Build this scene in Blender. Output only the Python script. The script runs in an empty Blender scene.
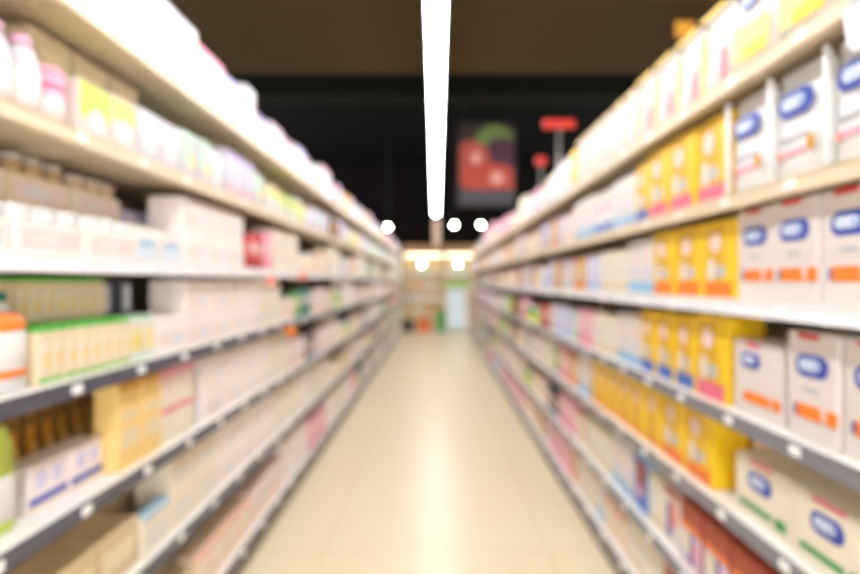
import bpy, bmesh, math, random
from mathutils import Vector, Matrix
S = bpy.context.scene
C = S.collection
PI = math.pi
rnd = random.Random(7)

# ------------------------------------------------------------------ camera, world, exposure
EYE = 1.45
F = 560.0
cam = bpy.data.cameras.new('camera')
camo = bpy.data.objects.new('camera', cam); C.objects.link(camo)
camo.location = (0, 0, EYE); camo.rotation_euler = (PI/2, 0, 0)
cam.sensor_width = 36; cam.lens = 36*F/860
cam.shift_x = -6.0/860; cam.shift_y = -6.0/860
cam.clip_start = 0.02
cam.dof.use_dof = True; cam.dof.focus_distance = 0.42; cam.dof.aperture_fstop = 2.5
S.camera = camo

w = bpy.data.worlds.new('world'); S.world = w; w.use_nodes = True
w.node_tree.nodes['Background'].inputs[0].default_value = (0.97, 0.97, 1.0, 1)
w.node_tree.nodes['Background'].inputs[1].default_value = 3.0
S.view_settings.view_transform = 'Standard'; S.view_settings.look = 'None'
S.view_settings.gamma = 1; S.view_settings.use_curve_mapping = False
S.view_settings.exposure = 0.95
LAMP = 20.0
S.cycles.max_bounces = 12; S.cycles.diffuse_bounces = 7

# ------------------------------------------------------------------ materials
def lin(c):
    return tuple(((v/255)/12.92 if v/255 <= .04045 else ((v/255+.055)/1.055)**2.4) for v in c)
PAL = dict(
 soft=(204,199,203), softb=(214,206,196), white=(232,231,230), milk=(228,224,218), ivory=(238,228,206), cream=(234,216,180), beige=(214,190,150), tan=(190,158,112),
 amberdark=(140,98,38), brown=(112,72,40), choc=(62,40,28), amber=(214,150,40), honey=(244,208,130), yellow=(246,202,16), gold=(224,172,34), lemon=(240,226,120),
 lime=(196,214,92), leaf=(92,190,70), green=(40,150,60), forest=(40,90,40), mint=(190,226,200), teal=(40,120,110),
 sky=(150,196,230), blue=(60,110,200), royal=(38,66,170), navy=(26,32,70), ice=(214,228,240), lilac=(214,208,236), orchid=(176,158,214), purple=(98,70,160),
 pink=(240,170,190), rose=(236,110,140), magenta=(196,40,110), blush=(240,214,208), peach=(242,214,190), salmon=(236,150,130),
 orange=(248,132,36), red=(206,44,36), brick=(176,70,44), grey=(150,150,150), slate=(96,100,108), black=(22,21,22), silver=(190,192,196),
 shell=(228,218,212), petal=(246,234,228), petalb=(250,242,236), parcel=(196,176,140), mauve=(214,160,180))
_m = {}
def M(name, rough=.42, metal=0.0, grain=True):
    k = (name, rough, metal)
    if k in _m: return _m[k]
    m = bpy.data.materials.new(name + '_print'); m.use_nodes = True
    nt = m.node_tree; b = nt.nodes['Principled BSDF']
    c = lin(PAL[name]) + (1,)
    if grain:                                   # faint mottling of the print
        n = nt.nodes.new('ShaderNodeTexNoise'); n.inputs['Scale'].default_value = 30
        tc = nt.nodes.new('ShaderNodeTexCoord'); nt.links.new(tc.outputs['Object'], n.inputs['Vector'])
        mx = nt.nodes.new('ShaderNodeMix'); mx.data_type = 'RGBA'
        mx.inputs[6].default_value = c
        mx.inputs[7].default_value = tuple(min(1, v*.86+.01) for v in c[:3]) + (1,)
        nt.links.new(n.outputs['Fac'], mx.inputs[0]); nt.links.new(mx.outputs[2], b.inputs['Base Color'])
    else:
        b.inputs['Base Color'].default_value = c
    b.inputs['Roughness'].default_value = rough; b.inputs['Metallic'].default_value = metal
    _m[k] = m; return m
def emis(name, col, s):
    m = bpy.data.materials.new(name); m.use_nodes = True
    b = m.node_tree.nodes['Principled BSDF']
    b.inputs['Base Color'].default_value = (*lin(col), 1)
    b.inputs['Emission Color'].default_value = (*lin(col), 1); b.inputs['Emission Strength'].default_value = s
    return m
def solid(name, col, rough=.5, metal=0, coat=0):
    m = bpy.data.materials.new(name); m.use_nodes = True
    b = m.node_tree.nodes['Principled BSDF']
    b.inputs['Base Color'].default_value = (*lin(col), 1); b.inputs['Roughness'].default_value = rough
    b.inputs['Metallic'].default_value = metal; b.inputs['Coat Weight'].default_value = coat
    return m

# ------------------------------------------------------------------ mesh helpers
class PB:
    def __init__(s): s.bm = bmesh.new(); s.mats = []; s.q = 0
    def mi(s, m):
        if isinstance(m, str): m = M(m)
        if m not in s.mats: s.mats.append(m)
        return s.mats.index(m)
    def box(s, x0, x1, y0, y1, z0, z1, m, bev=0):
        i = s.mi(m)
        r = bmesh.ops.create_cube(s.bm, size=1)
        for v in r['verts']:
            v.co = Vector((x0+(v.co.x+.5)*(x1-x0), y0+(v.co.y+.5)*(y1-y0), z0+(v.co.z+.5)*(z1-z0)))
        fs = {f for v in r['verts'] for f in v.link_faces}
        for f in fs: f.material_index = i
        if bev:
            es = list({e for f in fs for e in f.edges})
            q = bmesh.ops.bevel(s.bm, geom=es, offset=bev, segments=2, affect='EDGES', profile=.5)
            for f in q['faces']: f.material_index = i
    def rings(s, rings, m, closed=True, smooth=True):
        i = s.mi(m); R = [[s.bm.verts.new(p) for p in r] for r in rings]
        n = len(R[0])
        for a, b in zip(R, R[1:]):
            for k in range(n):
                f = s.bm.faces.new((a[k], a[(k+1) % n], b[(k+1) % n], b[k])); f.material_index = i; f.smooth = smooth
        if closed:
            f = s.bm.faces.new(R[0][::-1]); f.material_index = i
            f = s.bm.faces.new(R[-1]); f.material_index = i
    def lathe(s, prof, m, cx=0, cy=0, n=20, sy=1.0, z0=0, sq=1.0):
        rr = []
        for r, z in prof:
            ring = []
            for k in range(n):
                a = 2*PI*k/n; c, d = math.cos(a), math.sin(a)
                c = math.copysign(abs(c)**sq, c); d = math.copysign(abs(d)**sq, d)
                ring.append((cx+r*c, cy+r*sy*d, z0+z))
            rr.append(ring)
        s.rings(rr, m)
    def plate(s, cy, cz, hw, hh, m, x=0.0, t=.0008, n=20, sq=1.0, rot=0):       # flat rounded patch printed or stuck on the front (+X)
        P = []; s.q += 1; t += s.q*.00025
        for k in range(n):
            a = 2*PI*k/n; c, d = math.cos(a), math.sin(a)
            u = hw*math.copysign(abs(c)**sq, c); v = hh*math.copysign(abs(d)**sq, d)
            P.append((u*math.cos(rot)-v*math.sin(rot), u*math.sin(rot)+v*math.cos(rot)))
        s.rings([[(x-.0004, cy+u, cz+v) for u, v in P], [(x+t, cy+u, cz+v) for u, v in P]], m, smooth=False)
    def capsule(s, cy, cz, hw, hh, m, x=0.0, t=.0008):
        P = []; s.q += 1; t += s.q*.00025
        for k in range(9):
            a = -PI/2+PI*k/8; P.append((hw-hh+hh*math.cos(a), hh*math.sin(a)))
        for k in range(9):
            a = PI/2+PI*k/8; P.append((-hw+hh+hh*math.cos(a), hh*math.sin(a)))
        s.rings([[(x-.0004, cy+u, cz+v) for u, v in P], [(x+t, cy+u, cz+v) for u, v in P]], m, smooth=False)
    def rect(s, u0, u1, v0, v1, m, x=0.0, t=.0006):
        s.q += 1; s.box(x-.0004, x+t+s.q*.00025, u0, u1, v0, v1, m)
    def mesh(s, name):
        bmesh.ops.recalc_face_normals(s.bm, faces=s.bm.faces)
        me = bpy.data.meshes.new(name); s.bm.to_mesh(me); s.bm.free()
        for m in s.mats: me.materials.append(m)
        return me
def link(name, me, parent=None):
    o = bpy.data.objects.new(name, me); C.objects.link(o)
    if parent: o.parent = parent
    return o
def tag(o, label=None, cat=None, group=None, kind=None):
    if label: o['label'] = label
    if cat: o['category'] = cat
    if group: o['group'] = group
    if kind: o['kind'] = kind
    return o
def empty(name, loc=(0, 0, 0), rz=0):
    o = bpy.data.objects.new(name, None); C.objects.link(o); o.location = loc; o.rotation_euler = (0, 0, rz)
    o.empty_display_size = .05
    return o
def node_mat(name, base, alt, scale, rough, coat=0, bump=0, detail=3, fac=1.0):
    m = bpy.data.materials.new(name); m.use_nodes = True; nt = m.node_tree; b = nt.nodes['Principled BSDF']
    tc = nt.nodes.new('ShaderNodeTexCoord'); n = nt.nodes.new('ShaderNodeTexNoise')
    n.inputs['Scale'].default_value = scale; n.inputs['Detail'].default_value = detail
    nt.links.new(tc.outputs['Object'], n.inputs['Vector'])
    mx = nt.nodes.new('ShaderNodeMix'); mx.data_type = 'RGBA'
    mx.inputs[6].default_value = (*lin(base), 1); mx.inputs[7].default_value = (*lin(alt), 1)
    nt.links.new(n.outputs['Fac'], mx.inputs[0]); nt.links.new(mx.outputs[2], b.inputs['Base Color'])
    b.inputs['Roughness'].default_value = rough; b.inputs['Coat Weight'].default_value = coat; b.inputs['Coat Roughness'].default_value = .12
    if bump:
        bp = nt.nodes.new('ShaderNodeBump'); bp.inputs['Strength'].default_value = bump
        nt.links.new(n.outputs['Fac'], bp.inputs['Height']); nt.links.new(bp.outputs[0], b.inputs['Normal'])
    return m

# ------------------------------------------------------------------ the setting
def floor_mat():
    m = node_mat('polished_floor', (243,228,196), (237,221,186), 3, .32)
    nt = m.node_tree; b = nt.nodes['Principled BSDF']; b.inputs['Specular IOR Level'].default_value = .35
    tc = nt.nodes.new('ShaderNodeTexCoord'); br = nt.nodes.new('ShaderNodeTexBrick')
    br.offset = 0; br.inputs['Scale'].default_value = 1; br.inputs['Brick Width'].default_value = .6; br.inputs['Row Height'].default_value = .6
    br.inputs['Mortar Size'].default_value = .003
    nt.links.new(tc.outputs['Object'], br.inputs['Vector'])
    src = b.inputs['Base Color'].links[0].from_socket
    nt.links.new(src, br.inputs['Color1']); nt.links.new(src, br.inputs['Color2'])
    br.inputs['Mortar'].default_value = (*lin((216,194,150)), 1)
    nt.links.new(br.outputs['Color'], b.inputs['Base Color'])
    return m
def slab(name, x0, x1, y0, y1, z0, z1, m, kind='structure'):
    p = PB(); p.box(x0, x1, y0, y1, z0, z1, m); o = link(name, p.mesh(name)); tag(o, kind=kind); return o
slab('floor', -12, 12, -6, 27, -.1, 0, floor_mat())
tile = node_mat('acoustic_tile', (66,53,29), (50,39,21), 9, .8, bump=.2)
slab('ceiling', -9, 9, -5, 6.8, 3.97, 4.05, tile)
def matte(m):
    m.node_tree.nodes['Principled BSDF'].inputs['Specular IOR Level'].default_value = 0.05; return m
dark = node_mat('black_paint', (9,9,9), (14,12,10), 4, .9)
matte(dark); matte(tile)
slab('ceiling', -14, 14, 6.8, 28, 7.0, 7.1, dark)
slab('trim_1', -12, 12, 6.8, 6.9, 3.97, 7.0, dark)
slab('trim_2', -12, 12, 11.8, 12.3, 5.35, 5.75, matte(node_mat('olive_duct', (26,26,20), (20,20,16), 3, .9)))
slab('wall_back', -14, 14, 26.5, 26.7, 0, 7.0, matte(node_mat('back_wall_paint', (16,14,12), (12,10,9), 2, .9)))
# pink-beige upright standing in for the strip light's reflection, black above
p = PB(); p.box(-.1, .1, -.1, .1, 0, 3.38, solid('reflection_tint', (236,200,176)), .02)
p.box(-.08, .08, -.08, .08, 3.38, 7.0, dark)
o = link('reflection_column', p.mesh('reflection_column')); o.location = (.02, 17.4, 0)
tag(o, 'square pinkish beige upright behind the end display, standing in for the strip light reflection', 'reflection_column')

# ------------------------------------------------------------------ lamps
tube = emis('lamp_diffuser', (252,252,255), LAMP)
white_metal = solid('white_enamel', (232,232,230), .35)
def make_strip(L):
    e = empty('strip_light')
    h = PB(); h.box(-.07, .07, -L/2+.004, L/2-.004, .03, .09, white_metal, .006); link('housing', h.mesh('housing'), e)
    d = PB(); d.box(-.058, .058, -L/2+.015, L/2-.015, -.012, .031, tube, .01); link('diffuser', d.mesh('diffuser'), e)
    for s in (-1, 1):
        c = PB(); c.box(-.068, .068, s*L/2-.012, s*L/2+.012, -.005, .088, solid('end_cap', (214,214,210))); link('end_cap', c.mesh('end_cap'), e)
    return e
def copy_tree(o, parent=None):
    c = o.copy(); C.objects.link(c); c.parent = parent
    for ch in o.children: copy_tree(ch, c)
    return c
LZ = EYE+1.75
strip = make_strip(1.3)
ords = ['first','second','third','fourth','fifth','sixth','seventh','eighth','ninth','tenth','eleventh','twelfth','thirteenth','fourteenth','fifteenth','sixteenth','seventeenth','eighteenth','nineteenth','twentieth']
ords += ['twenty-'+x for x in ords[:9]] + ['thirtieth'] + ['thirty-'+x for x in ords[:9]] + ['fortieth'] + ['forty-'+x for x in ords[:9]]
wire_m = solid('dark_wire', (40,38,36))
ys = [14.1-1.325*k for k in range(13)]
for k, y in enumerate(ys):
    s = strip if k == 0 else copy_tree(strip)
    s.location = (0, y, LZ)
    top = 3.97 if y+.5 < 6.8 else 7.0
    for dy in (-.45, .45):
        if y < 6.8 < y+.5 and dy > 0: continue
        q = PB(); q.box(-.003, .003, dy-.003, dy+.003, .09, top-LZ, wire_m); link('suspension_wire', q.mesh('suspension_wire'), s)
    tag(s, f'white fluorescent strip light over the aisle, {"farthest" if k == 0 else ords[k]+" from the far end"} of the continuous row', 'ceiling light', 'strip lights over the aisle')

# round spot lamps far away
STEM = .04
def make_spot(x, y, z, strength, r, label, top):
    e = empty('spot_lamp', (x, y, z))
    p = PB(); n = 16
    p.rings([[(rr*math.cos(2*PI*k/n), yy, rr*math.sin(2*PI*k/n)) for k in range(n)] for rr, yy in ((r*1.12, -.01), (r*1.25, .02), (r*1.1, .16), (r*.5, .2))], solid('spot_housing', (40,40,42), .4))
    link('housing', p.mesh('housing'), e)
    p = PB(); p.rings([[(rr*math.cos(2*PI*k/n), yy, rr*math.sin(2*PI*k/n)) for k in range(n)] for rr, yy in ((r*.4, -.05), (r*.8, -.035), (r, -.011))], emis('spot_bulb', (255,246,226), strength))
    link('bulb', p.mesh('bulb'), e)
    if top > z:
        p = PB(); p.box(-.01, .01, STEM, STEM+.02, r, top-z, wire_m); link('stem', p.mesh('stem'), e)
    tag(e, label, 'lamp'); return e
def at(px, py, y): return ((px-436)/F*y, y, EYE+(281-py)/F*y)
make_spot(*at(388, 227, 22), 60, .055, 'round white spot lamp glowing above the far end of the left shelving', 7.0)
make_spot(*at(454, 225, 22), 60, .055, 'round white spot lamp just right of the strip light end', 7.0)
make_spot(*at(481, 225, 22), 60, .055, 'round white spot lamp beside the right shelving, below the fruit poster', 7.0)

# ------------------------------------------------------------------ shelving
XL, XR = .947, .876                      # distance of the shelf edges from the camera axis
LEV = {-1: [2.198, 1.854, 1.517, 1.190, .855, .52, .14], 1: [2.06, 1.71, 1.395, 1.06, .76, .43, .13]}
DEP = .46
steel = node_mat('cream_steel', (226,212,184), (218,204,176), 8, .4)
steelw = node_mat('white_steel', (240,238,232), (230,228,222), 8, .3)
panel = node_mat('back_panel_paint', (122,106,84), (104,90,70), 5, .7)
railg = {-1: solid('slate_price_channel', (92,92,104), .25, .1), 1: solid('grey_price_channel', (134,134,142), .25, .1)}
railc = solid('cream_price_channel', (226,208,178), .35)
railw = solid('white_price_channel', (246,246,250), .25)
kickm = solid('kick_plate', (120,110,92), .5)
tagm = solid('paper_ticket', (250,250,248), .4)
BAY = 1.25
def tagmesh():
    p = PB(); p.box(-.002, .003, -.019, .019, -.012, .012, tagm, .001); return p.mesh('price_tag')
TG = tagmesh()
def make_unit(side):
    e = empty('shelving_unit')
    f = -side                                  # aisle side direction in x
    def X(a): return side*a                    # a = distance outward from the edge plane
    def bx(p, a0, a1, y0, y1, z0, z1, m, bev=0):
        x0, x1 = sorted((X(a0), X(a1))); p.box(x0, x1, y0, y1, z0, z1, m, bev)
    L = BAY; lv = LEV[side]
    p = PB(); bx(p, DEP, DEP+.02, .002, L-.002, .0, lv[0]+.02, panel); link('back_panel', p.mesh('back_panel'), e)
    p = PB(); bx(p, DEP-.045, DEP, -.02+.02, .03, .0, lv[0]+.01, steel, .003); link('upright', p.mesh('upright'), e)
    p = PB(); bx(p, .012, .03, .002, L-.002, .0, lv[6]-.045, kickm); link('kick_plate', p.mesh('kick_plate'), e)
    for i, z in enumerate(lv):
        p = PB(); sm = steel if i < 2 else steelw
        bx(p, .004, DEP-.046, .003, L-.003, z-.028, z, sm, .002)
        bx(p, .006, .02, .003, L-.003, z-.046, z-.027, sm)
        for yy in (.02, L-.03):                # tapered bracket under the deck
            pts = [(.1, z-.028), (DEP-.05, z-.028), (DEP-.05, z-.05)]
            i0 = p.mi(sm); r = []
            for y_ in (yy, yy+.006): r.append([p.bm.verts.new((X(a), y_, zz)) for a, zz in pts])
            for fc in ((r[0]), (r[1][::-1])): p.bm.faces.new(fc).material_index = i0
            for k in range(3): p.bm.faces.new((r[0][k], r[1][k], r[1][(k+1) % 3], r[0][(k+1) % 3])).material_index = i0
        sh = link('shelf', p.mesh('shelf'), e)
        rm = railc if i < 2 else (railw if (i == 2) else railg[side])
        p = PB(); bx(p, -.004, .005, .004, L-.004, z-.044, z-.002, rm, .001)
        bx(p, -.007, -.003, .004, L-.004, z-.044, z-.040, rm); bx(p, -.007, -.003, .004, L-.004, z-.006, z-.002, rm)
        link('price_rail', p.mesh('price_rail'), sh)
        for k in range(4):
            t = link('price_tag', TG, sh); t.location = (X(-.006), .16+.31*k+((i*37) % 5)*.02-.04, z-.023)
    return e
NB = {-1: 13, 1: 12}; Y0 = {-1: -.85, 1: -.65}
for side in (-1, 1):
    u0 = make_unit(side); X0 = side*(XL if side < 0 else XR)
    for k in range(NB[side]):
        u = u0 if k == 0 else copy_tree(u0)
        u.location = (X0, Y0[side]+k*BAY, 0)
        nm = 'left' if side < 0 else 'right'
        k2 = NB[side]-1-k
        tag(u, f'{"cream and white" } steel shelving bay on the {nm} side, {"farthest" if k2 == 0 else ords[k2]+" from the far end"}', 'shelving', f'shelving bays along the {nm} side of the aisle')
    p = PB(); xa, xb = sorted((X0+side*.0, X0+side*(DEP+.02)))
    ye = Y0[side]+NB[side]*BAY
    p.box(xa, xb, ye+.002, ye+.022, 0, LEV[side][0]+.02, steel, .003)
    tag(link('end_panel', p.mesh('end_panel')), f'cream steel end panel closing the far end of the {nm} shelving', 'panel')

# ------------------------------------------------------------------ goods
T = {}
def template(key, name, cat, look, w, d, h, build):
    parts = []
    store = {}
    def P(n):
        if n not in store: store[n] = PB()
        return store[n]
    build(P)
    multi = [(n, pb.mesh(n)) for n, pb in store.items()]
    one = PB(); build(lambda n: one)
    T[key] = dict(name=name, cat=cat, look=look, w=w, d=d, h=h, multi=multi, one=one.mesh(name))

def badge(p, cy, cz, s, x=0.0):
    p.capsule(cy, cz, s, s*.47, 'royal', x, .0010)
    p.capsule(cy-s*.12, cz+s*.03, s*.64, s*.23, 'ice', x, .0016)
    p.plate(cy-s*.36, cz, s*.05, s*.13, 'sky', x, .0020, 10); p.plate(cy-.02*s, cz, s*.12, s*.12, 'lilac', x, .0020, 10)
    p.plate(cy+s*.30, cz, s*.06, s*.15, 'blue', x, .0020, 10)
def carton_body(p, w, d, h, m, bev=.003):
    p.box(-d, 0, -w/2, w/2, 0, h, m, bev)
def boxb(w, d, h, main, top=None, decor=(), side=None):
    def f(P):
        b = P('body'); carton_body(b, w, d, h, main)
        if side: b.box(-d+.004, -.004, w/2-.0002, w/2+.0006, .01, h-.01, side)
        fl = P('flap'); fl.box(-d*.96, -.003, -w/2+.003, w/2-.003, h-.0003, h+.0012, top or main)
        if top: fl.rect(-w/2+.002, w/2-.002, h-.022, h-.003, top)
        l = P('label')
        for kind, u, v, hw, hh, m in decor:
            u *= w/2; v *= h; hw *= w/2; hh *= h/2
            if kind == 'r': l.rect(u-hw, u+hw, v-hh, v+hh, m)
            elif kind == 'e': l.plate(u, v, hw, hh, m, t=.0012)
            elif kind == 'b': badge(l, u, v, hw)
        if not decor: l.rect(-w*.3, w*.3, h*.3, h*.6, main)
    return f
# badge boxes
template('fb_orange', 'formula_box', 'box', 'tall pale box, blue badge, orange stripe', .178, .115, .262,
  boxb(.178, .115, .262, 'shell', None, [('b', 0, .70, .66, 0, 0), ('r', -.02, .475, .3, .04, 'silver'), ('r', -.1, .27, .5, .13, 'orange'), ('r', .78, .27, .2, .13, 'orange'), ('e', .5, .30, .1, .12, 'blush'), ('r', -.66, .27, .05, .1, 'royal'), ('r', -.1, .972, .4, .05, 'red')]))
template('fb_short', 'formula_box', 'box', 'shorter pale box, blue badge, orange stripe', .235, .13, .215,
  boxb(.235, .13, .215, 'shell', None, [('b', -.25, .74, .42, 0, 0), ('r', 0, .25, .55, .14, 'orange'), ('r', .82, .25, .16, .14, 'orange'), ('r', -.15, .96, .26, .07, 'rose')]))
template('fb_green', 'formula_box', 'box', 'low cream box, blue badge, green stripe', .27, .19, .175,
  boxb(.27, .19, .175, 'ivory', None, [('b', -.1, .66, .42, 0, 0), ('r', -.25, .22, .55, .09, 'green'), ('r', .6, .22, .16, .15, 'green'), ('r', -.05, .965, .4, .06, 'rose')]))
# badge pouch with sealed rounded edge fin
def pouchb(w, d, h, main, decor, fin=True):
    def f(P):
        b = P('body'); n = 24; rings = []
        for t, kw, kd in ((0, .94, .8), (.03, 1, 1), (.3, 1, .98), (.6, .99, .8), (.8, .98, .5), (.92, .97, .16), (.93, .97, .03), (.985, .97, .03)):
            ring = []
            for k in range(n):
                a = 2*PI*k/n; c, s = math.cos(a), math.sin(a)
                c = math.copysign(abs(c)**.55, c); s = math.copysign(abs(s)**.55, s)
                ring.append((-d/2+kd*d/2*c+(1-kd)*d*.28, kw*w/2*s, t*h))
            rings.append(ring)
        b.rings(rings, main)
        if fin:
            q = P('side_seal')
            q.lathe([(.004, 0), (.0085, .006), (.0085, h-.012), (.006, h-.003), (.002, h)], 'white', cx=.002, cy=-w/2-.001, n=12)
        l = P('label')
        for kind, u, v, hw, hh, m in decor:
            u *= w/2; v *= h; hw *= w/2; hh *= h/2
            xx = .0015 if v < h*.62 else -.004
            if kind == 'b': badge(l, u, v, hw, .001)
            elif kind == 'r': l.rect(u-hw, u+hw, v-hh, v+hh, m, x=.0005)
            else: l.plate(u, v, hw, hh, m, x=.0005)
    return f
template('pouch_badge', 'stand_up_pouch', 'pouch', 'white pouch with blue badge and edge seam', .205, .12, .29,
  pouchb(.205, .12, .29, 'white', [('b', 0, .66, .66, 0, 0), ('r', -.1, .36, .6, .03, 'silver'), ('e', .55, .27, .13, .14, 'amber'), ('r', -.1, .23, .45, .05, 'pink'), ('e', -.6, .22, .1, .08, 'salmon')]))
# top shelf bags, white with yellow
template('bag_yellow', 'milk_powder_bag', 'bag', 'white bag with wide yellow lower band', .215, .12, .285,
  pouchb(.215, .12, .285, 'softb', [('b', 0, .72, .4, 0, 0), ('r', .0, .33, .8, .34, 'lemon'), ('r', .2, .2, .5, .14, 'yellow'), ('r', -.1, .07, .6, .05, 'slate')], False))
template('bag_stripe', 'milk_powder_bag', 'bag', 'white bag with yellow and pink stripes', .19, .11, .285,
  pouchb(.19, .11, .285, 'softb', [('r', -.62, .42, .13, .7, 'yellow'), ('r', .62, .3, .16, .34, 'rose'), ('r', -.3, .18, .12, .2, 'sky'), ('r', 0, .955, .9, .05, 'yellow')], False))
template('bag_white', 'milk_powder_bag', 'bag', 'plain white bag with thin amber stripe', .17, .10, .28,
  pouchb(.17, .10, .28, 'softb', [('r', -.6, .4, .11, .7, 'honey'), ('r', .5, .12, .25, .08, 'sky'), ('r', 0, .955, .9, .05, 'honey')], False))
# yellow boxes
def yb(key, w, h, low, nm):
    template(key, 'yellow_box', 'box', f'bright yellow box with {nm} lower stripe', w, .12, h,
      boxb(w, .12, h, 'yellow', None, [('r', -.22, .58, .55, .72, 'gold'), ('e', -.2, .72, .34, .26, 'blush'), ('e', -.45, .36, .24, .3, 'milk'), ('e', .15, .34, .28, .18, 'silver'), ('r', -.05, .11, .85, .19, low)]))
yb('y_pink', .205, .275, 'rose', 'pink'); yb('y_blue', .165, .26, 'blue', 'blue'); yb('y_orange', .20, .248, 'orange', 'orange')
def yb2(P):
    w, d, h = .16, .12, .25
    b = P('body'); carton_body(b, w, d, h, 'yellow'); l = P('label')
    l.rect(-w*.42, w*.12, h*.1, h*.9, 'gold'); l.plate(-w*.1, h*.7, w*.2, h*.14, 'peach', t=.0012); l.rect(-w*.42, w*.42, 0.01, h*.12, 'orange')
template('y_small', 'yellow_box', 'box', 'narrow yellow box with amber panel', .16, .12, .25, yb2)
template('y_red', 'yellow_box', 'box', 'small deep yellow box with red band', .12, .12, .2, boxb(.12, .12, .2, 'yellow', None, [('r', 0, .45, .9, .2, 'red'), ('r', 0, .75, .8, .3, 'blush')], 'red'))
# generic boxes
def gb(key, look, name, w, d, h, main, top, decor, cat='box'):
    template(key, name, cat, look, w, d, h, boxb(w, d, h, main, top, decor))
gb('w_blue', 'white box with light blue base', 'cereal_box', .15, .07, .235, 'milk', None, [('e', 0, .66, .5, .3, 'blush'), ('e', .1, .4, .4, .2, 'lilac'), ('r', 0, .12, .95, .2, 'sky')])
gb('w_cobalt', 'white box with strong blue base', 'cereal_box', .14, .07, .22, 'white', None, [('e', 0, .62, .5, .34, 'pink'), ('r', 0, .13, .95, .22, 'blue'), ('r', 0, .9, .8, .08, 'honey')])
gb('b_plain', 'beige box with a pale panel', 'cereal_box', .14, .07, .21, 'ivory', None, [('r', 0, .55, .6, .5, 'milk'), ('r', 0, .12, .9, .1, 'beige')])
gb('b_pinkish', 'pink box with white oval', 'cereal_box', .15, .07, .215, 'pink', None, [('e', 0, .6, .6, .4, 'blush'), ('r', 0, .14, .9, .1, 'rose')])
gb('b_orange', 'orange box with cream panel', 'biscuit_box', .13, .07, .20, 'amber', None, [('r', 0, .55, .55, .5, 'cream'), ('r', 0, .12, .9, .12, 'orange')])
gb('b_lav', 'lavender-blue box with white panel', 'biscuit_box', .14, .07, .20, 'lilac', None, [('e', 0, .6, .6, .4, 'ice'), ('r', 0, .14, .9, .14, 'sky')])
gb('b_mint', 'pale mint box with white panel', 'biscuit_box', .13, .07, .19, 'mint', None, [('r', 0, .58, .6, .45, 'white'), ('r', 0, .14, .9, .1, 'leaf')])
gb('b_blush', 'blush pink box with small ochre stripe', 'biscuit_box', .15, .08, .19, 'blush', None, [('r', 0, .6, .65, .4, 'milk'), ('r', 0, .2, .8, .07, 'honey')])
gb('b_peach', 'peach box with cream panel', 'biscuit_box', .16, .08, .18, 'peach', None, [('r', 0, .55, .6, .5, 'ivory'), ('r', 0, .9, .9, .1, 'salmon')])
gb('b_grey', 'light grey box with white panel', 'soap_box', .13, .07, .17, 'silver', None, [('r', 0, .55, .7, .5, 'white'), ('r', 0, .12, .9, .1, 'grey')])
gb('b_green', 'green box with lemon panel', 'tea_box', .14, .08, .17, 'leaf', None, [('e', 0, .55, .6, .5, 'lemon'), ('r', 0, .1, .9, .1, 'forest')])
gb('b_red', 'red box with blush panel', 'tea_box', .13, .08, .18, 'red', None, [('e', 0, .6, .6, .4, 'blush'), ('r', 0, .12, .9, .1, 'choc')])
gb('b_brown', 'dark brown box with amber panel', 'tea_box', .13, .08, .17, 'brown', None, [('r', 0, .6, .6, .4, 'amber')])
gb('b_frame', 'blue-framed box with red and pink picture', 'cereal_box', .17, .06, .245, 'sky', None, [('r', 0, .5, .96, .94, 'blue'), ('r', .05, .66, .7, .42, 'brick'), ('e', -.1, .34, .4, .22, 'pink'), ('r', .5, .55, .2, .3, 'navy')])
gb('b_purple', 'white box with purple and orange picture', 'cereal_box', .15, .07, .22, 'milk', None, [('r', -.3, .4, .3, .6, 'purple'), ('e', .3, .55, .4, .5, 'salmon'), ('r', 0, .92, .9, .14, 'brick')])
gb('b_brick', 'rust-red box with pale and purple lower picture', 'cereal_box', .17, .045, .22, 'brick', None, [('r', 0, .3, .94, .5, 'lilac'), ('e', -.4, .36, .4, .4, 'ivory'), ('r', .1, .3, .2, .46, 'purple'), ('e', .55, .3, .3, .36, 'pink'), ('r', .0, .62, .9, .08, 'orange')])
gb('t_white', 'tall white carton with orange edge line', 'tall_carton', .15, .1, .27, 'soft', None, [('r', .93, .5, .05, .8, 'honey'), ('r', -.1, .5, .6, .3, 'blush')], 'carton')
gb('t_pinktop', 'tall white carton with pink top', 'tall_carton', .14, .1, .24, 'soft', 'rose', [('r', 0, .5, .6, .3, 'blush')], 'carton')
gb('t_lav', 'white carton with lavender panel', 'tall_carton', .13, .09, .215, 'soft', None, [('r', 0, .62, .7, .5, 'lilac'), ('r', 0, .93, .95, .12, 'orchid'), ('r', 0, .2, .7, .1, 'pink')], 'carton')
gb('t_mauve', 'white carton with mauve top', 'tall_carton', .12, .09, .2, 'soft', 'mauve', [('e', 0, .5, .6, .4, 'blush')], 'carton')
gb('l_lime', 'lime green and white box', 'nappy_pack', .15, .1, .155, 'softb', 'lime', [('r', 0, .66, .95, .6, 'lime'), ('e', .1, .36, .5, .4, 'white')], 'pack')
gb('l_lemon', 'pale yellow and white box', 'nappy_pack', .14, .1, .165, 'softb', None, [('r', 0, .75, .9, .4, 'lemon'), ('e', 0, .4, .6, .4, 'white')], 'pack')
gb('l_ice', 'white box with ice blue panel', 'nappy_pack', .15, .1, .175, 'soft', None, [('r', 0, .7, .9, .4, 'ice'), ('e', 0, .35, .6, .3, 'milk')], 'pack')
gb('l_mint', 'white box with mint green panel', 'nappy_pack', .13, .1, .185, 'soft', 'mint', [('r', -.2, .6, .6, .5, 'mint'), ('r', .5, .4, .3, .3, 'lemon')], 'pack')
gb('k_beige', 'brown-beige cardboard case', 'cardboard_case', .17, .16, .235, 'parcel', None, [('r', 0, .5, .8, .02, 'tan'), ('r', 0, .75, .5, .2, 'beige')], 'case')
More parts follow.
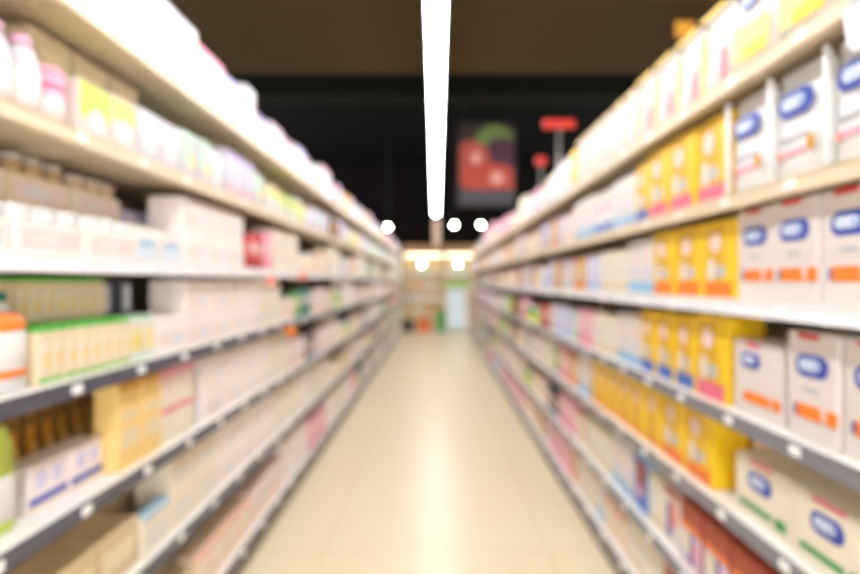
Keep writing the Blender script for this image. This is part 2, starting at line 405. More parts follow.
gb('k_tall', 'tall brown-beige cardboard case', 'cardboard_case', .17, .16, .285, 'parcel', None, [('r', 0, .5, .8, .02, 'tan'), ('r', 0, .75, .5, .2, 'beige')], 'case')
gb('x_pinktall', 'tall pink box with green edge', 'display_box', .15, .12, .33, 'pink', None, [('r', .7, .5, .25, .95, 'leaf'), ('e', -.2, .6, .5, .4, 'blush')])
gb('x_honeytall', 'tall cream box with amber top', 'display_box', .16, .12, .27, 'ivory', 'amber', [('r', 0, .5, .7, .3, 'honey')])
gb('x_teal', 'teal box with white panel', 'biscuit_box', .12, .08, .2, 'teal', None, [('e', 0, .6, .6, .4, 'white')])
gb('x_navy', 'navy box with peach panel', 'tea_box', .11, .08, .18, 'navy', None, [('r', 0, .5, .6, .5, 'peach')])
gb('x_lime', 'lime green box with cream panel', 'tea_box', .12, .08, .19, 'lime', None, [('r', 0, .55, .6, .5, 'cream')])
gb('k_green', 'dark green case', 'cardboard_case', .2, .14, .2, 'forest', None, [('r', 0, .5, .6, .3, 'green')], 'case')
gb('h_amber', 'tall amber-yellow box', 'rice_cereal_box', .13, .08, .27, 'honey', 'amber', [('r', 0, .62, .8, .1, 'cream'), ('r', 0, .35, .8, .2, 'cream')])
gb('h_pink', 'cream box with pink top', 'rice_cereal_box', .125, .08, .27, 'ivory', 'rose', [('r', 0, .45, .95, .07, 'rose'), ('r', 0, .75, .7, .14, 'blush'), ('r', 0, .93, .98, .1, 'pink')])
gb('p_wave', 'low white box with purple-blue stripe', 'snack_bar_box', .15, .08, .12, 'petal', None, [('e', -.4, .66, .3, .4, 'lilac'), ('e', .4, .66, .3, .4, 'lilac'), ('r', 0, .22, .97, .15, 'royal'), ('r', 0, .06, .97, .06, 'peach')])
gb('n_side', 'pinkish white wide packet with ruled lines', 'wipes_packet', .22, .14, .13, 'petal', None, [('r', 0, .5, .85, .04, 'blush'), ('r', 0, .72, .85, .2, 'petalb'), ('r', -.3, .3, .4, .1, 'peach'), ('e', .5, .35, .25, .3, 'ice')], 'packet')
gb('n_cream', 'cream wide packet with pale label', 'wipes_packet', .2, .14, .125, 'ivory', None, [('r', 0, .5, .6, .4, 'milk'), ('r', 0, .85, .9, .08, 'peach')], 'packet')
gb('n_blue', 'cream wide packet with light blue top', 'wipes_packet', .2, .05, .14, 'ivory', 'sky', [('r', 0, .4, .7, .4, 'milk')], 'packet')
gb('n_tan', 'tan wide packet', 'wipes_packet', .21, .14, .16, 'beige', None, [('r', 0, .5, .8, .4, 'cream')], 'packet')
gb('g_grey', 'grey carton with white front', 'soap_box', .07, .1, .13, 'slate', None, [('r', 0, .5, .6, .7, 'ice')])
# long multipack trays: film-wrapped tray of small pots
def tray(key, look, L, d, h, main, cup, cap):
    def f(P):
        b = P('tray'); b.box(-d, 0, -L/2, L/2, 0, h*.62, main, .004)
        b.rect(-L*.42, L*.42, h*.12, h*.5, 'blush'); b.rect(-L*.3, L*.1, h*.2, h*.4, 'milk')
        n = max(3, int(L/.066)); q = P('pot'); k = P('lid')
        for i in range(n):
            for j in range(2):
                cy = -L/2+L*(i+.5)/n; cx = -d*(.27+.47*j); r = min(L/n*.46, d*.22)
                q.lathe([(r*.9, h*.6), (r, h*.7), (r, h*.9)], cup, cx, cy, 12); k.lathe([(r*1.03, h*.89), (r*1.03, h*.99), (r*.9, h)], cap, cx, cy, 12)
    template(key, 'multipack_tray', 'tray', look, L, d, h, f)
tray('m_lilac', 'long lilac-white tray of small pots', .255, .16, .115, 'petal', 'milk', 'white')
tray('m_cream', 'cream tray of small beige pots', .255, .15, .135, 'ivory', 'beige', 'shell')
tray('m_jars', 'open beige tray of brown-flecked jars', .25, .15, .14, 'cream', 'tan', 'milk')
# thin drink cartons
def thin(key, look, w, d, h, main, top, mid, name='drink_carton'):
    def f(P):
        b = P('body'); b.box(-d, 0, -w/2, w/2, 0, h*.9, main, .003)
        b.rect(-w*.42, w*.42, 0.004, h*.1, top); b.rect(-w*.42, w*.1, h*.2, h*.75, mid)
        b.plate(w*.12, h*.4, w*.22, h*.14, 'honey', t=.0012)
        c = P('top'); c.box(-d+.002, -.002, -w/2+.001, w/2-.001, h*.9, h, top, .003)
    template(key, name, 'carton', look, w, d, h, f)
thin('d_green', 'slim cream carton with bright green top', .048, .08, .145, 'cream', 'leaf', 'ivory')
thin('d_greenb', 'slim beige carton with green top', .046, .08, .135, 'cream', 'leaf', 'ivory')
thin('d_white', 'slim white carton with pale green top', .05, .08, .145, 'milk', 'mint', 'lemon')
thin('d_pink', 'slim pinkish white carton', .06, .08, .15, 'blush', 'shell', 'milk')
thin('d_brown', 'tall dark amber-brown carton', .055, .08, .235, 'amberdark', 'amber', 'amber', 'syrup_carton')
# bottles, tins, jars, tubs
def bottle(key, look, r, h, body, cap, band, name='bottle', sy=1.0, sq=1.0, neck=.4, cap_h=.12, band2=None, sh_band=None):
    def f(P):
        b = P('body'); sh = h*(1-cap_h)
        b.lathe([(r*.9, 0), (r, h*.03), (r, h*.6), (r*.93, h*.68), (r*(neck+.2), h*.82), (r*neck, sh-.004), (r*neck, sh)], body, -r, 0, 20, sy, 0, sq)
        l = P('label'); l.lathe([(r*.99, h*.12), (r*1.015, h*.125), (r*1.015, h*.54), (r*.99, h*.545)], band, -r, 0, 20, sy, 0, sq)
        if band2: l.lathe([(r*.99, h*.14), (r*1.03, h*.145), (r*1.03, h*.22), (r*.99, h*.225)], band2, -r, 0, 20, sy, 0, sq)
        if sh_band: P('shoulder_band').lathe([(r*.99, h*.6), (r*1.03, h*.62), (r*.98, h*.70), (r*(neck+.35), h*.79), (r*(neck+.2), h*.8)], sh_band, -r, 0, 20, sy, 0, sq)
        c = P('cap'); c.lathe([(r*(neck+.08), sh-.002), (r*(neck+.1), sh+.004), (r*(neck+.09), h-.003), (r*neck, h)], cap, -r, 0, 20, sy, 0)
    template(key, name, 'bottle', look, 2*r*sy, 2*r, h, f)
bottle('o_milk', 'white cone-shouldered bottle with pink cap', .042, .195, 'soft', 'mauve', 'milk', neck=.5, band2='blush')
bottle('o_white', 'white round bottle with mauve cap', .038, .21, 'soft', 'mauve', 'milk', neck=.45, band2='orchid')
bottle('o_lav', 'white round bottle with lavender cap', .04, .2, 'soft', 'orchid', 'blush', neck=.5)
bottle('o_pink', 'pale pink round bottle with white cap', .038, .19, 'blush', 'white', 'pink', neck=.5)
bottle('o_lime', 'square white bottle with lime top', .045, .25, 'lime', 'lime', 'milk', sq=.5, neck=.75, cap_h=.06, name='square_bottle')
bottle('o_green', 'white bottle, orange shoulder, green cap', .06, .235, 'white', 'teal', 'milk', neck=.42, cap_h=.09, name='lotion_bottle', band2='orange', sh_band='orange', sq=.7)
bottle('o_yel', 'lemon yellow bottle with white cap', .038, .19, 'lemon', 'white', 'lime', neck=.5)
bottle('o_dark', 'dark brown bottle with black cap', .034, .2, 'choc', 'black', 'amber', neck=.4)
def tin(key, look, r, h, body, lid, b1, b2, name='tin', cat='tin'):
    def f(P):
        b = P('body'); b.lathe([(r*.97, 0), (r, .004), (r, h-.014)], body, -r, 0, 24)
        l = P('label'); l.lathe([(r*.99, h*.1), (r*1.01, h*.105), (r*1.01, h*.45), (r*.99, h*.455)], b1, -r, 0, 24)
        l.lathe([(r*.99, h*.6), (r*1.008, h*.605), (r*1.008, h*.72), (r*.99, h*.725)], b2, -r, 0, 24)
        c = P('lid'); c.lathe([(r*1.02, h-.018), (r*1.03, h-.006), (r*.98, h)], lid, -r, 0, 24)
    template(key, name, cat, look, 2*r*1.03, 2*r*1.02, h, f)
tin('c_pink', 'round pink tin with rose stripe', .048, .15, 'pink', 'pink', 'blush', 'rose')
tin('c_white', 'round white tin with lavender label', .05, .15, 'milk', 'white', 'lilac', 'pink')
tin('c_blue', 'round white tin with blue label', .05, .16, 'white', 'ice', 'sky', 'blue')
tin('c_gold', 'round gold and cream tin', .05, .16, 'cream', 'honey', 'gold', 'red')
tin('c_green', 'round green tin with white lid', .048, .15, 'leaf', 'white', 'lemon', 'forest')
tin('j_cream', 'small cream glass jar with white lid', .033, .09, 'beige', 'milk', 'ivory', 'tan', 'jar', 'jar')
tin('j_tub', 'wide pale tub with peach label', .06, .13, 'ivory', 'white', 'peach', 'honey', 'tub', 'tub')
def slanted(P):
    w, d, h = .17, .12, .14
    b = P('body'); i = b.mi('milk')
    pts = [(-d, 0), (0, 0), (0, h*.55), (-d*.25, h*.6), (-d*.75, h), (-d, h)]
    a = [b.bm.verts.new((x, -w/2, z)) for x, z in pts]; c = [b.bm.verts.new((x, w/2, z)) for x, z in pts]
    for fc in (a, c[::-1]): b.bm.faces.new(fc).material_index = i
    for k in range(6): b.bm.faces.new((a[k], a[(k+1) % 6], c[(k+1) % 6], c[k])).material_index = i
    P('label').rect(-w*.4, w*.4, .01, h*.3, 'ice'); P('label').plate(0, h*.42, w*.3, h*.08, 'sky')
template('s_tray', 'dispenser_box', 'box', 'white dispenser box with sloping front', .17, .12, .14, slanted)

SHELF = ['top', 'second', 'third', 'fourth', 'fifth', 'sixth', 'bottom']
counter = {}
def place(key, side, lev, y, setback=.03, tier_z=0.0, row='', jit=True):
    t = T[key]
    X0 = side*((XL if side < 0 else XR)+setback+(rnd.uniform(0, .008) if jit else 0))
    rz = (0 if side < 0 else PI)+(rnd.uniform(-.012, .012) if jit and not tier_z else 0)
    loc = (X0, y, LEV[side][lev]+tier_z+.0005)
    nm = 'left' if side < 0 else 'right'
    if y < 4.2:
        o = empty(t['name'], loc, rz)
        for n, me in t['multi']: link(n, me, o)
    else:
        o = link(t['name'], t['one']); o.location = loc; o.rotation_euler = (0, 0, rz)
    tier = {0: ''}.get(0) if not tier_z else 'stacked '
    off = y+t['w']/2 < (1.26 if side < 0 else 1.2)
    if off:
        label = f"{t['look']}, {nm} {SHELF[lev]} shelf, just outside the photo's edge" + (', upper layer' if tier_z else ', back row' if row else '')
        grp = f"{t['name'].replace('_', ' ')} row on the {nm} {SHELF[lev]} shelf"
    elif y < 5.2:
        k = (key, side, lev, row, bool(tier_z)); counter[k] = counter.get(k, 0)+1; n = counter[k]
        label = f"{t['look']}, {nm} {SHELF[lev]} " + ('back row' if row else 'shelf upper layer' if tier_z else 'shelf') + f", {ords[n-1]} from near end"
        grp = f"{t['name'].replace('_', ' ')} row on the {nm} {SHELF[lev]} shelf"
    else:
        zone = 'middle stretch' if y < 9 else 'far stretch'
        label = f"{t['look']}, {zone} of {nm} {SHELF[lev]} shelf" + (', stacked' if tier_z else '')
        grp = f"{t['look']}, {zone} of {nm} {SHELF[lev]} shelf"
    tag(o, label, t['cat'], grp)
    return o
cursor = {}
def run(side, lev, keys, n=1, tiers=1, setback=.03, gap=.007, start=None, row='', until=None):
    k = (side, lev, row)
    if start is not None: cursor[k] = start
    i = 0
    if until is not None: n = 999
    for _ in range(n):
        key = keys[i % len(keys)] if isinstance(keys, (list, tuple)) else keys; i += 1
        t = T[key]; y = cursor[k]+t['w']/2+.001
        if until is not None and y+t['w']/2 > until: break
        z = 0
        for q in range(tiers):
            place(key, side, lev, y, setback+(.004 if q else 0), z, row, jit=(tiers == 1)); z += t['h']+.0012
        cursor[k] = y+t['w']/2+gap+rnd.uniform(0, .006)
def skip(side, lev, y, row=''): cursor[(side, lev, row)] = max(y, cursor.get((side, lev, row), 0))
ACC = ['x_teal', 'x_navy', 'x_lime', 'b_red', 'b_green', 'c_green', 'b_brown', 'o_dark', 'b_orange', 'c_blue', 'b_lav', 't_pinktop']
def pad(side, lev, end, pool, twotier=(), row=''):
    k = (side, lev, row)
    while cursor[k] < end:
        key = rnd.choice(pool); n = rnd.randint(1, 4)
        if rnd.random() < .22: key = rnd.choice(ACC)
        if rnd.random() < .2: cursor[k] += rnd.uniform(.06, .18)
        for _ in range(n):
            if cursor[k]+T[key]['w'] > end: return
            run(side, lev, key, 1, 2 if key in twotier else 1, rnd.choice((.022, .03)), row=row)
            if cursor[k] >= end: return

L, R = -1, 1
END_L, END_R = 15.2, 14.2
# ---- left, top shelf
run(L, 0, 't_white', 3, start=.9); run(L, 0, 't_lav', 2); run(L, 0, 't_white', 2, setback=.028); skip(L, 0, 1.80)
run(L, 0, 't_white', 2); run(L, 0, 't_pinktop', 2); run(L, 0, 't_lav', 2); run(L, 0, 't_white', 1); run(L, 0, 'o_lav', 3); run(L, 0, 't_mauve', 2); run(L, 0, 'o_white', 4)
run(L, 0, 't_lav', 2); run(L, 0, 'o_white', 3); run(L, 0, 'l_mint', 1)
WH = ['o_white', 'o_lav', 't_lav', 't_mauve', 'o_pink', 'c_white', 't_pinktop', 'l_ice']
pad(L, 0, END_L, WH)
# ---- left, second shelf
run(L, 1, 'o_milk', 5, start=.965, gap=.004); skip(L, 1, 1.40); run(L, 1, 'c_pink', 1, setback=.035); run(L, 1, 'l_lime', 1); run(L, 1, 'l_lemon', 1, setback=.03); run(L, 1, 'l_ice', 2); run(L, 1, 'l_mint', 2); run(L, 1, 'w_blue', 0)
run(L, 1, 'l_ice', 1); run(L, 1, 't_lav', 3); run(L, 1, 'l_mint', 1); skip(L, 1, cursor[(L, 1, '')]+.06); run(L, 1, 'l_lemon', 2); run(L, 1, 'l_lime', 3); run(L, 1, 'o_yel', 2)
pad(L, 1, END_L, ['l_ice', 'l_mint', 'l_lemon', 'b_blush', 't_lav', 'c_white', 'o_yel', 'b_mint', 'b_lav', 'o_pink'])
run(L, 1, 'k_tall', 3, start=1.5, setback=.135, row='back'); run(L, 1, 'k_green', 2, setback=.235, row='back'); run(L, 1, 'k_beige', 3, setback=.24, row='back')
# ---- left, third shelf
run(L, 2, 'm_lilac', 4, 1, .018, start=.755); skip(L, 2, 1.80)
for y, key in ((1.147, 'm_jars'), (1.405, 'm_jars'), (1.664, 'm_cream')):
    pass
run(L, 2, 's_tray', 2, 1); run(L, 2, 'n_side', 3, 2); skip(L, 2, cursor[(L, 2, '')]+.05); run(L, 2, 'b_red', 2); run(L, 2, 'b_pinkish', 1); run(L, 2, 'n_cream', 3, 2)
pad(L, 2, END_L, ['n_side', 'n_cream', 'b_blush', 'b_grey', 'c_white', 'b_mint', 'b_peach', 'b_green', 'l_ice', 'j_tub'], ('n_side', 'n_cream'))
run(L, 2, 'm_jars', 2, 2, setback=.19, start=1.24, row='back'); run(L, 2, 'm_cream', 1, 2, setback=.185, row='back'); skip(L, 2, 2.12, 'back'); run(L, 2, 'b_lav', 3, setback=.22, row='back'); run(L, 2, 'b_brown', 4, setback=.24, row='back'); run(L, 2, 'b_red', 4, setback=.24, row='back')
# ---- left, fourth shelf
run(L, 3, 'o_green', 3, start=.985, setback=.03); skip(L, 3, 1.375); run(L, 3, 'd_green', 8, gap=.0); run(L, 3, 'd_white', 3, gap=.0); run(L, 3, 'n_side', 1, 1); run(L, 3, 'n_side', 4, 2); run(L, 3, 'n_cream', 2, 2); run(L, 3, 'd_pink', 5, 1); run(L, 3, 'b_green', 1)
pad(L, 3, END_L, ['b_blush', 'n_side', 'b_grey', 'b_peach', 'l_lemon', 'b_green', 'c_white', 'c_green', 'd_pink', 'b_plain', 'n_cream'], ('n_side', 'n_cream'))
run(L, 3, 'd_greenb', 9, 2, setback=.13, start=1.385, gap=0, row='back'); skip(L, 3, 1.9, 'back'); run(L, 3, 'g_grey', 2, 2, setback=.19, gap=.06, row='back')
# ---- left, fifth shelf
run(L, 4, 'o_lime', 3, start=1.06, setback=.06, gap=.012); skip(L, 4, 1.415); run(L, 4, 'p_wave', 2, setback=.075, gap=.002); skip(L, 4, 1.72); run(L, 4, 'h_amber', 2, setback=.03, gap=.002); run(L, 4, 'h_pink', 2, setback=.03, gap=.002)
skip(L, 4, cursor[(L, 4, '')]+.10); run(L, 4, 'n_side', 4, 2, .03); run(L, 4, 'n_cream', 2, 2, .03); run(L, 4, 'b_blush', 3)
pad(L, 4, END_L, ['b_blush', 'n_side', 'n_cream', 'b_peach', 'b_plain', 'b_green', 'j_tub', 'b_grey', 'c_gold', 'b_pinkish'], ('n_side', 'n_cream'))
run(L, 4, 'd_brown', 13, setback=.22, start=1.25, gap=.01, row='back')
# ---- left, sixth and bottom shelves
run(L, 5, 'n_tan', 4, start=.98, setback=.04); run(L, 5, 'n_blue', 1, 1, .03); run(L, 5, 'n_cream', 2, 2); run(L, 5, 'n_side', 4, 2); run(L, 5, 'n_cream', 3, 2)
pad(L, 5, END_L, ['n_side', 'b_peach', 'b_blush', 'n_cream', 'b_plain', 'n_tan', 'j_tub', 'c_gold', 'b_mint'], ('n_side', 'n_cream'))
run(L, 5, 'k_beige', 8, start=.98, setback=.2, row='back')
run(L, 6, 'n_cream', 3, 2, start=.98); run(L, 6, 'n_tan', 3); run(L, 6, 'b_peach', 4); run(L, 6, 'b_blush', 4); run(L, 6, 'n_side', 3, 2)
pad(L, 6, END_L, ['b_peach', 'b_blush', 'n_cream', 'b_plain', 'b_pinkish', 'n_side', 'j_tub'], ('n_side', 'n_cream'))

# ---- right, top shelf
run(R, 0, 'bag_yellow', 4, start=.82, gap=.012); run(R, 0, 'bag_stripe', 4); run(R, 0, 'bag_white', 6); run(R, 0, 'y_small', 1); run(R, 0, 'w_blue', 3); run(R, 0, 'l_lemon', 0)
run(R, 0, 'w_cobalt', 2); run(R, 0, 'b_orange', 1); run(R, 0, 'o_white', 3); run(R, 0, 'b_pinkish', 2); run(R, 0, 'c_white', 4)
run(R, 0, 'x_honeytall', 2); run(R, 0, 'o_lav', 3)
pad(R, 0, 9.0, ['c_white', 'o_white', 'b_pinkish', 'x_honeytall', 't_pinktop', 'b_peach', 'o_pink'])
run(R, 0, 'x_pinktall', 3)
pad(R, 0, END_R, ['x_pinktall', 'x_honeytall', 'c_white', 'o_white', 'b_pinkish', 'c_green', 'l_lime', 't_pinktop', 'b_peach', 'c_gold', 'b_red', 'o_yel'])
# ---- right, second shelf
skip(R, 1, .88)
run(R, 1, 'pouch_badge', 4, gap=.008); run(R, 1, 'y_pink', 3); run(R, 1, 'y_blue', 1); run(R, 1, 'w_blue', 2); run(R, 1, 'w_cobalt', 2); run(R, 1, 'w_blue', 3); run(R, 1, 'b_blush', 2); run(R, 1, 'b_lav', 1); run(R, 1, 'b_orange', 2); run(R, 1, 't_lav', 2)
pad(R, 1, END_R, ['b_lav', 'b_orange', 'b_blush', 't_lav', 'c_blue', 'b_peach', 't_mauve', 'c_gold', 'w_cobalt', 'c_white'])
# ---- right, third shelf
run(R, 2, 'fb_orange', 4, start=.955, gap=.004); skip(R, 2, 1.705)
run(R, 2, 'y_orange', 3); run(R, 2, 'w_blue', 2); run(R, 2, 'b_plain', 3); run(R, 2, 'b_lav', 2); run(R, 2, 'b_orange', 2); run(R, 2, 't_mauve', 3)
pad(R, 2, END_R, ['b_blush', 't_lav', 'c_blue', 'b_peach', 'b_orange', 't_mauve', 'b_plain', 'b_lav', 'b_red', 'c_white'])
# ---- right, fourth shelf
skip(R, 3, 1.07); run(R, 3, 'fb_orange', 2, gap=.008, setback=.03); skip(R, 3, 1.475); run(R, 3, 'fb_short', 1); skip(R, 3, 1.745); run(R, 3, 'y_pink', 1); run(R, 3, 'y_blue', 3); run(R, 3, 'w_blue', 2); run(R, 3, 'b_plain', 3); run(R, 3, 'b_pinkish', 2); run(R, 3, 'b_mint', 1)
pad(R, 3, END_R, ['b_blush', 'b_pinkish', 'c_green', 'b_peach', 'b_plain', 'b_red', 'b_mint', 'c_white', 'b_lav', 'b_brown', 'c_gold'])
run(R, 3, 'k_beige', 7, start=1.2, setback=.235, row='back')
# ---- right, fifth shelf
run(R, 4, 'fb_green', 3, start=.87, gap=.006, setback=.03); skip(R, 4, 1.84); run(R, 4, 'y_orange', 2); run(R, 4, 'y_small', 6, gap=.004); run(R, 4, 'w_blue', 2); run(R, 4, 'b_orange', 2); run(R, 4, 'b_pinkish', 2); run(R, 4, 'b_green', 1); run(R, 4, 'b_plain', 2)
pad(R, 4, END_R, ['b_pinkish', 'b_blush', 'c_green', 'b_peach', 'b_plain', 'c_gold', 'b_mint', 'c_white', 'b_red'])
run(R, 4, 'y_red', 1, start=1.72, setback=.155, row='back'); run(R, 4, 'k_beige', 3, start=1.17, setback=.235, row='back')
# ---- right, sixth and bottom shelves
run(R, 5, 'b_brick', 6, start=1.0); run(R, 5, 'b_purple', 1); run(R, 5, 'b_plain', 1); run(R, 5, 'b_frame', 1); run(R, 5, 'w_blue', 2); run(R, 5, 'b_plain', 3); skip(R, 5, cursor[(R, 5, '')]+.12); run(R, 5, 'b_peach', 1); run(R, 5, 'b_pinkish', 3)
pad(R, 5, END_R, ['b_pinkish', 'c_green', 'b_blush', 'b_plain', 'c_gold', 'b_brown', 'b_peach', 'c_white'])
run(R, 5, 'k_beige', 6, start=2.2, setback=.235, row='back')
run(R, 6, 'b_brick', 3, start=1.0); run(R, 6, 'b_purple', 2); run(R, 6, 'b_brick', 2); run(R, 6, 'b_plain', 3); run(R, 6, 'b_peach', 2); run(R, 6, 'w_blue', 1); run(R, 6, 'b_plain', 3); run(R, 6, 'b_orange', 1); run(R, 6, 'b_pinkish', 5)
pad(R, 6, END_R, ['b_pinkish', 'b_blush', 'b_plain', 'b_peach', 'b_mint', 'c_gold', 'b_lav'])

# ------------------------------------------------------------------ shelf flags, signs
def wobbler(px, py, y, r, mat, label, side):
    x, yy, z = at(px, py, y); e = empty('shelf_flag', (x, yy, z))
    p = PB(); n = 24
    p.rings([[(r*math.cos(2*PI*k/n), t, r*math.sin(2*PI*k/n)) for k in range(n)] for t in (-.0012, .0012)], mat, smooth=False)
    link('disc', p.mesh('disc'), e)
    p = PB(); xa, xb = sorted((side*(r*.7), side*(r+.045)))
    p.box(xa, xb, -.001, .0002, -.006, .006, 'milk'); link('arm', p.mesh('arm'), e)
    tag(e, label, 'shelf flag')
wobbler(291, 331, .905*F/(436-291), .034, 'orange', 'round orange shelf flag on the rail of the left fourth shelf', -1)
wobbler(271, 281, .905*F/(436-271), .03, 'salmon', 'round peach-orange shelf flag under the left third shelf, nearer one', -1)
wobbler(303, 276, .905*F/(436-303), .03, 'salmon', 'round peach-orange shelf flag under the left third shelf, farther one', -1)
# white tag hanging from the right top shelf
e = empty('hanging_ticket', (.862, 1.13, 2.02))
p = PB(); i = p.mi('white'); pts = [(-.0, .0), (.0, -.0)]
pts = [(.07, .0), (-.055, .0), (-.045, -.075), (-.03, -.095), (-.005, -.1), (.07, -.1)]
a = [p.bm.verts.new((-.001, -y, z)) for y, z in pts]; b = [p.bm.verts.new((.001, -y, z)) for y, z in pts]
p.bm.faces.new(a).material_index = i; p.bm.faces.new(b[::-1]).material_index = i
for k in range(len(pts)): p.bm.faces.new((a[k], a[(k+1) % 6], b[(k+1) % 6], b[k])).material_index = i
link('card', p.mesh('card'), e)
p = PB(); p.box(-.003, .004, -.03, .03, -.004, .03, 'silver'); link('clip', p.mesh('clip'), e)
tag(e, 'white ticket hanging from the right top shelf at the photo edge', 'ticket')
# red T signs on poles over the right shelving
redm = solid('red_sign_enamel', (196,44,26), .4); polem = solid('grey_pole', (150,144,136), .35, .5)
def tsign(px, py, y, w_, h_, base_z, label):
    x, yy, z = at(px, py, y); e = empty('sign_stand', (x, yy, base_z))
    H = z-base_z
    p = PB(); p.box(-w_/2, w_/2, -.02, .02, H-h_/2, H+h_/2, redm, .012); link('sign_board', p.mesh('sign_board'), e)
    p = PB(); p.lathe([(.018, .012), (.018, H-h_/2)], polem, n=12); link('pole', p.mesh('pole'), e)
    p = PB(); p.lathe([(.08, 0), (.08, .008), (.02, .014)], polem, n=20); link('base', p.mesh('base'), e)
    tag(e, label, 'sign')
tsign(559, 124, 5.35, .30, .085, LEV[1][0]+.001, 'wide red sign bar on a grey pole above the right shelving')
tsign(541, 161, 6.6, .12, .10, LEV[1][0]+.001, 'smaller red sign head on a short pole, lower left of the red bar')

# hanging fruit poster, its brightness put in as emission of the print
x, y, z = at(486.5, 164, 15)
e = empty('glowing_poster', (x, y, z)); W, H = 1.55, 2.25
p = PB(); p.box(-W/2, W/2, 0, .12, -H/2, H/2, solid('poster_case', (26,20,20)), .01); link('case', p.mesh('case'), e)
def disc(p, cx, cz, rx, rz, m, t, n=28, a0=0):
    cl = lambda v, a, b: max(a, min(b, v))
    p.rings([[(cl(cx+rx*math.cos(2*PI*k/n), -W/2+.06, W/2-.06)+1e-5*k, yy, cl(cz+rz*math.sin(2*PI*k/n), -H/2+.44, H/2-.06)+1e-5*k) for k in range(n)] for yy in (0, -t)], m, smooth=False)
p = PB(); p.box(-W/2+.04, W/2-.04, -.004, 0, -H/2+.04, H/2-.04, emis('print_dark', (34,16,16), .3))
p.box(-W/2+.06, W/2-.06, -.006, -.003, -H/2+.06, -H/2+.42, emis('print_grey', (92,86,98), .22))
G_ = emis('print_green', (140,170,80), .2); Rr = emis('print_red', (226,74,46), .32); Pu = emis('print_plum', (96,34,70), .22); Pk = emis('print_pale', (245,170,150), .45); Cr = emis('print_coral', (226,94,74), .28)
disc(p, .22, .42, .60, .62, G_, .008); disc(p, .42, .1, .52, .62, Pu, .010); disc(p, -.40, .06, .50, .56, Cr, .012)
disc(p, .10, -.42, .82, .44, Rr, .014); disc(p, -.28, .16, .12, .16, Pk, .016); disc(p, .28, -.38, .18, .17, Pk, .018)
for m_ in p.mats:      # base darkened so the print's own emission sets its brightness
    m_.node_tree.nodes['Principled BSDF'].inputs['Base Color'].default_value = (.02, .015, .015, 1)
link('fruit_print', p.mesh('fruit_print'), e)
p = PB()
for s in (-1, 1): p.box(s*.6-.01, s*.6+.01, .05, .07, H/2, 7.0-z, wire_m)
link('hanger', p.mesh('hanger'), e)
tag(e, 'dark hanging glowing poster of red, green and plum fruit right of the lamps', 'picture')
# dark maroon hanging board, upper right
x, y, z = at(696, 8, 5.4)
e = empty('hanging_sign', (x, y, z))
p = PB(); p.box(-.2, .2, 0, .02, -.29, .25, solid('maroon_board', (60,20,34)), .004)
p.box(-.2, -.02, -.003, 0, -.28, -.13, 'amber'); p.box(-.06, .09, -.003, 0, -.06, .16, solid('faded_print', (130,96,98)))
link('board', p.mesh('board'), e)
p = PB()
for s in (-1, 1): p.box(s*.15-.003, s*.15+.003, .007, .013, .25, 3.97-z, wire_m)
link('hanger', p.mesh('hanger'), e)
tag(e, 'dark maroon hanging sign with an orange corner behind the right top shelf', 'sign')

# ------------------------------------------------------------------ end of the aisle
woodm = node_mat('brown_board', (168,128,88), (120,86,56), 4, .6)
fill_tube = emis('fill_tube_glow', (255,236,204), 3.5)  # unseen tube added under each header to brighten the aisle end
def end_unit(x0, x1, y, H, label, mats, cols, levels, group=None):
    e = empty('display_cabinet', ((x0+x1)/2, y, 0)); W = x1-x0
    p = PB(); p.box(-W/2, W/2, .42, .45, 0, H, mats, .004); link('back_panel', p.mesh('back_panel'), e)
    for s in (-1, 1):
        p = PB(); p.box(s*(W/2-.02)-.015, s*(W/2-.02)+.015, 0, .42, 0, H, mats, .004); link('side_panel', p.mesh('side_panel'), e)
    for z in levels:
        p = PB(); p.box(-W/2+.036, W/2-.036, .01, .419, z-.03, z, steelw, .003); link('shelf', p.mesh('shelf'), e)
    p = PB(); p.box(-W/2, W/2, -.05, .45, H+.001, H+.28, woodm, .01); link('header_board', p.mesh('header_board'), e)
    p = PB(); p.box(-W/2+.06, W/2-.06, .02, .06, H-.05, H-.002, fill_tube, .004); link('added_fill_tube', p.mesh('added_fill_tube'), e)
    tag(e, label, 'cabinet'); return e
cabm = solid('cabinet_cream', (226,206,160))
lv = [.12, .5, .88, 1.26, 1.64]
end_unit(-.98, .22, 16.7, 2.25, 'cream display cabinet with brown header at the aisle end, left one', cabm, None, lv)
end_unit(.24, 1.3, 16.7, 2.25, 'cream display cabinet with brown header at the aisle end, right one', cabm, None, lv)
pool = ['b_plain', 'l_lemon', 'b_mint', 'c_gold', 'b_orange', 'c_white', 'b_peach', 'b_green', 'b_brown', 'j_tub']
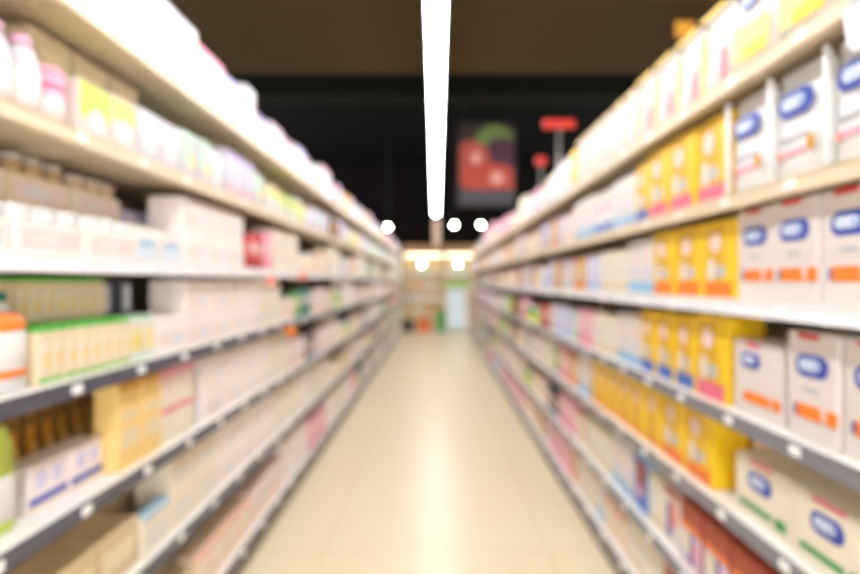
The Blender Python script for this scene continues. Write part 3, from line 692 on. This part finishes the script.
for u, (a, b) in enumerate(((-.93, .17), (.29, 1.25))):
    for i, z in enumerate(lv):
        if z == .12 and u == 0: continue
        x = a+.02
        while True:
            key = rnd.choice(pool); t = T[key]
            n = rnd.randint(2, 3); stop = False
            for _ in range(n):
                if x+t['w'] > b: stop = True; break
                o = link(t['name'], t['one']); o.location = (x+t['w']/2, 16.75, z+.0005); o.rotation_euler = (0, 0, -PI/2)
                lb = f"{t['look']}, {['lowest','second lowest','middle','second highest','highest'][i]} shelf of {['left','right'][u]} end cabinet"
                tag(o, lb, t['cat'], lb); x += t['w']+.012
            if stop: break
STEM = .191
for (px, py, s_, lab) in ((422, 264, 26, 'round glowing lamp in front of the left end cabinet'), (458, 264, 20, 'round glowing lamp in front of the right end cabinet')):
    X_, Y_, Z_ = at(px, py, 16.44)
    make_spot(X_, Y_, Z_, s_, .05, lab, 2.3)
# crates on the floor
def crate(name, x, y, w_, d_, h_, col, label):
    m = solid(name+'_plastic', col, .4); p = PB(); t = .015
    p.box(-w_/2, w_/2, -d_/2, d_/2, 0, t, m)
    for a in ((-w_/2, -w_/2+t, -d_/2, d_/2), (w_/2-t, w_/2, -d_/2, d_/2), (-w_/2, w_/2, -d_/2, -d_/2+t), (-w_/2, w_/2, d_/2-t, d_/2)): p.box(*a, t, h_, m)
    p.box(-w_/2-.012, w_/2+.012, -d_/2-.012, -d_/2+.0, h_-.03, h_, m)
    o = link(name, p.mesh(name)); o.location = (x, y, 0); tag(o, label, 'crate'); return o
crate('plastic_crate', (424-436)/F*16, 16.0, .36, .3, .38, (226,110,50), 'orange plastic crate on the floor at the aisle end')
crate('plastic_crate', (441-436)/F*16, 16.0, .22, .3, .62, (50,150,60), 'tall green plastic crate on the floor at the aisle end')
crate('plastic_crate', (408-436)/F*16, 16.0, .34, .3, .34, (50,46,42), 'dark plastic crate on the floor at the aisle end')
e = empty('display_board', ((456-436)/F*16, 15.85, 0))
p = PB(); p.box(-.27, .27, -.02, .02, .1, 1.2, solid('board_blue_grey', (214,228,234)), .01)
for k in range(5): p.box(-.22+.1*k, -.18+.1*k, -.022, -.019, .15, 1.15, 'ice')
link('board', p.mesh('board'), e)
for s in (-1, 1):
    p = PB(); p.box(s*.2-.02, s*.2+.02, -.15, .15, 0, .03, 'grey'); p.box(s*.2-.012, s*.2+.012, -.015, .015, .029, .1, 'grey'); link('foot', p.mesh('foot'), e)
tag(e, 'pale blue-grey free-standing board at the aisle end beside the green crate', 'board')
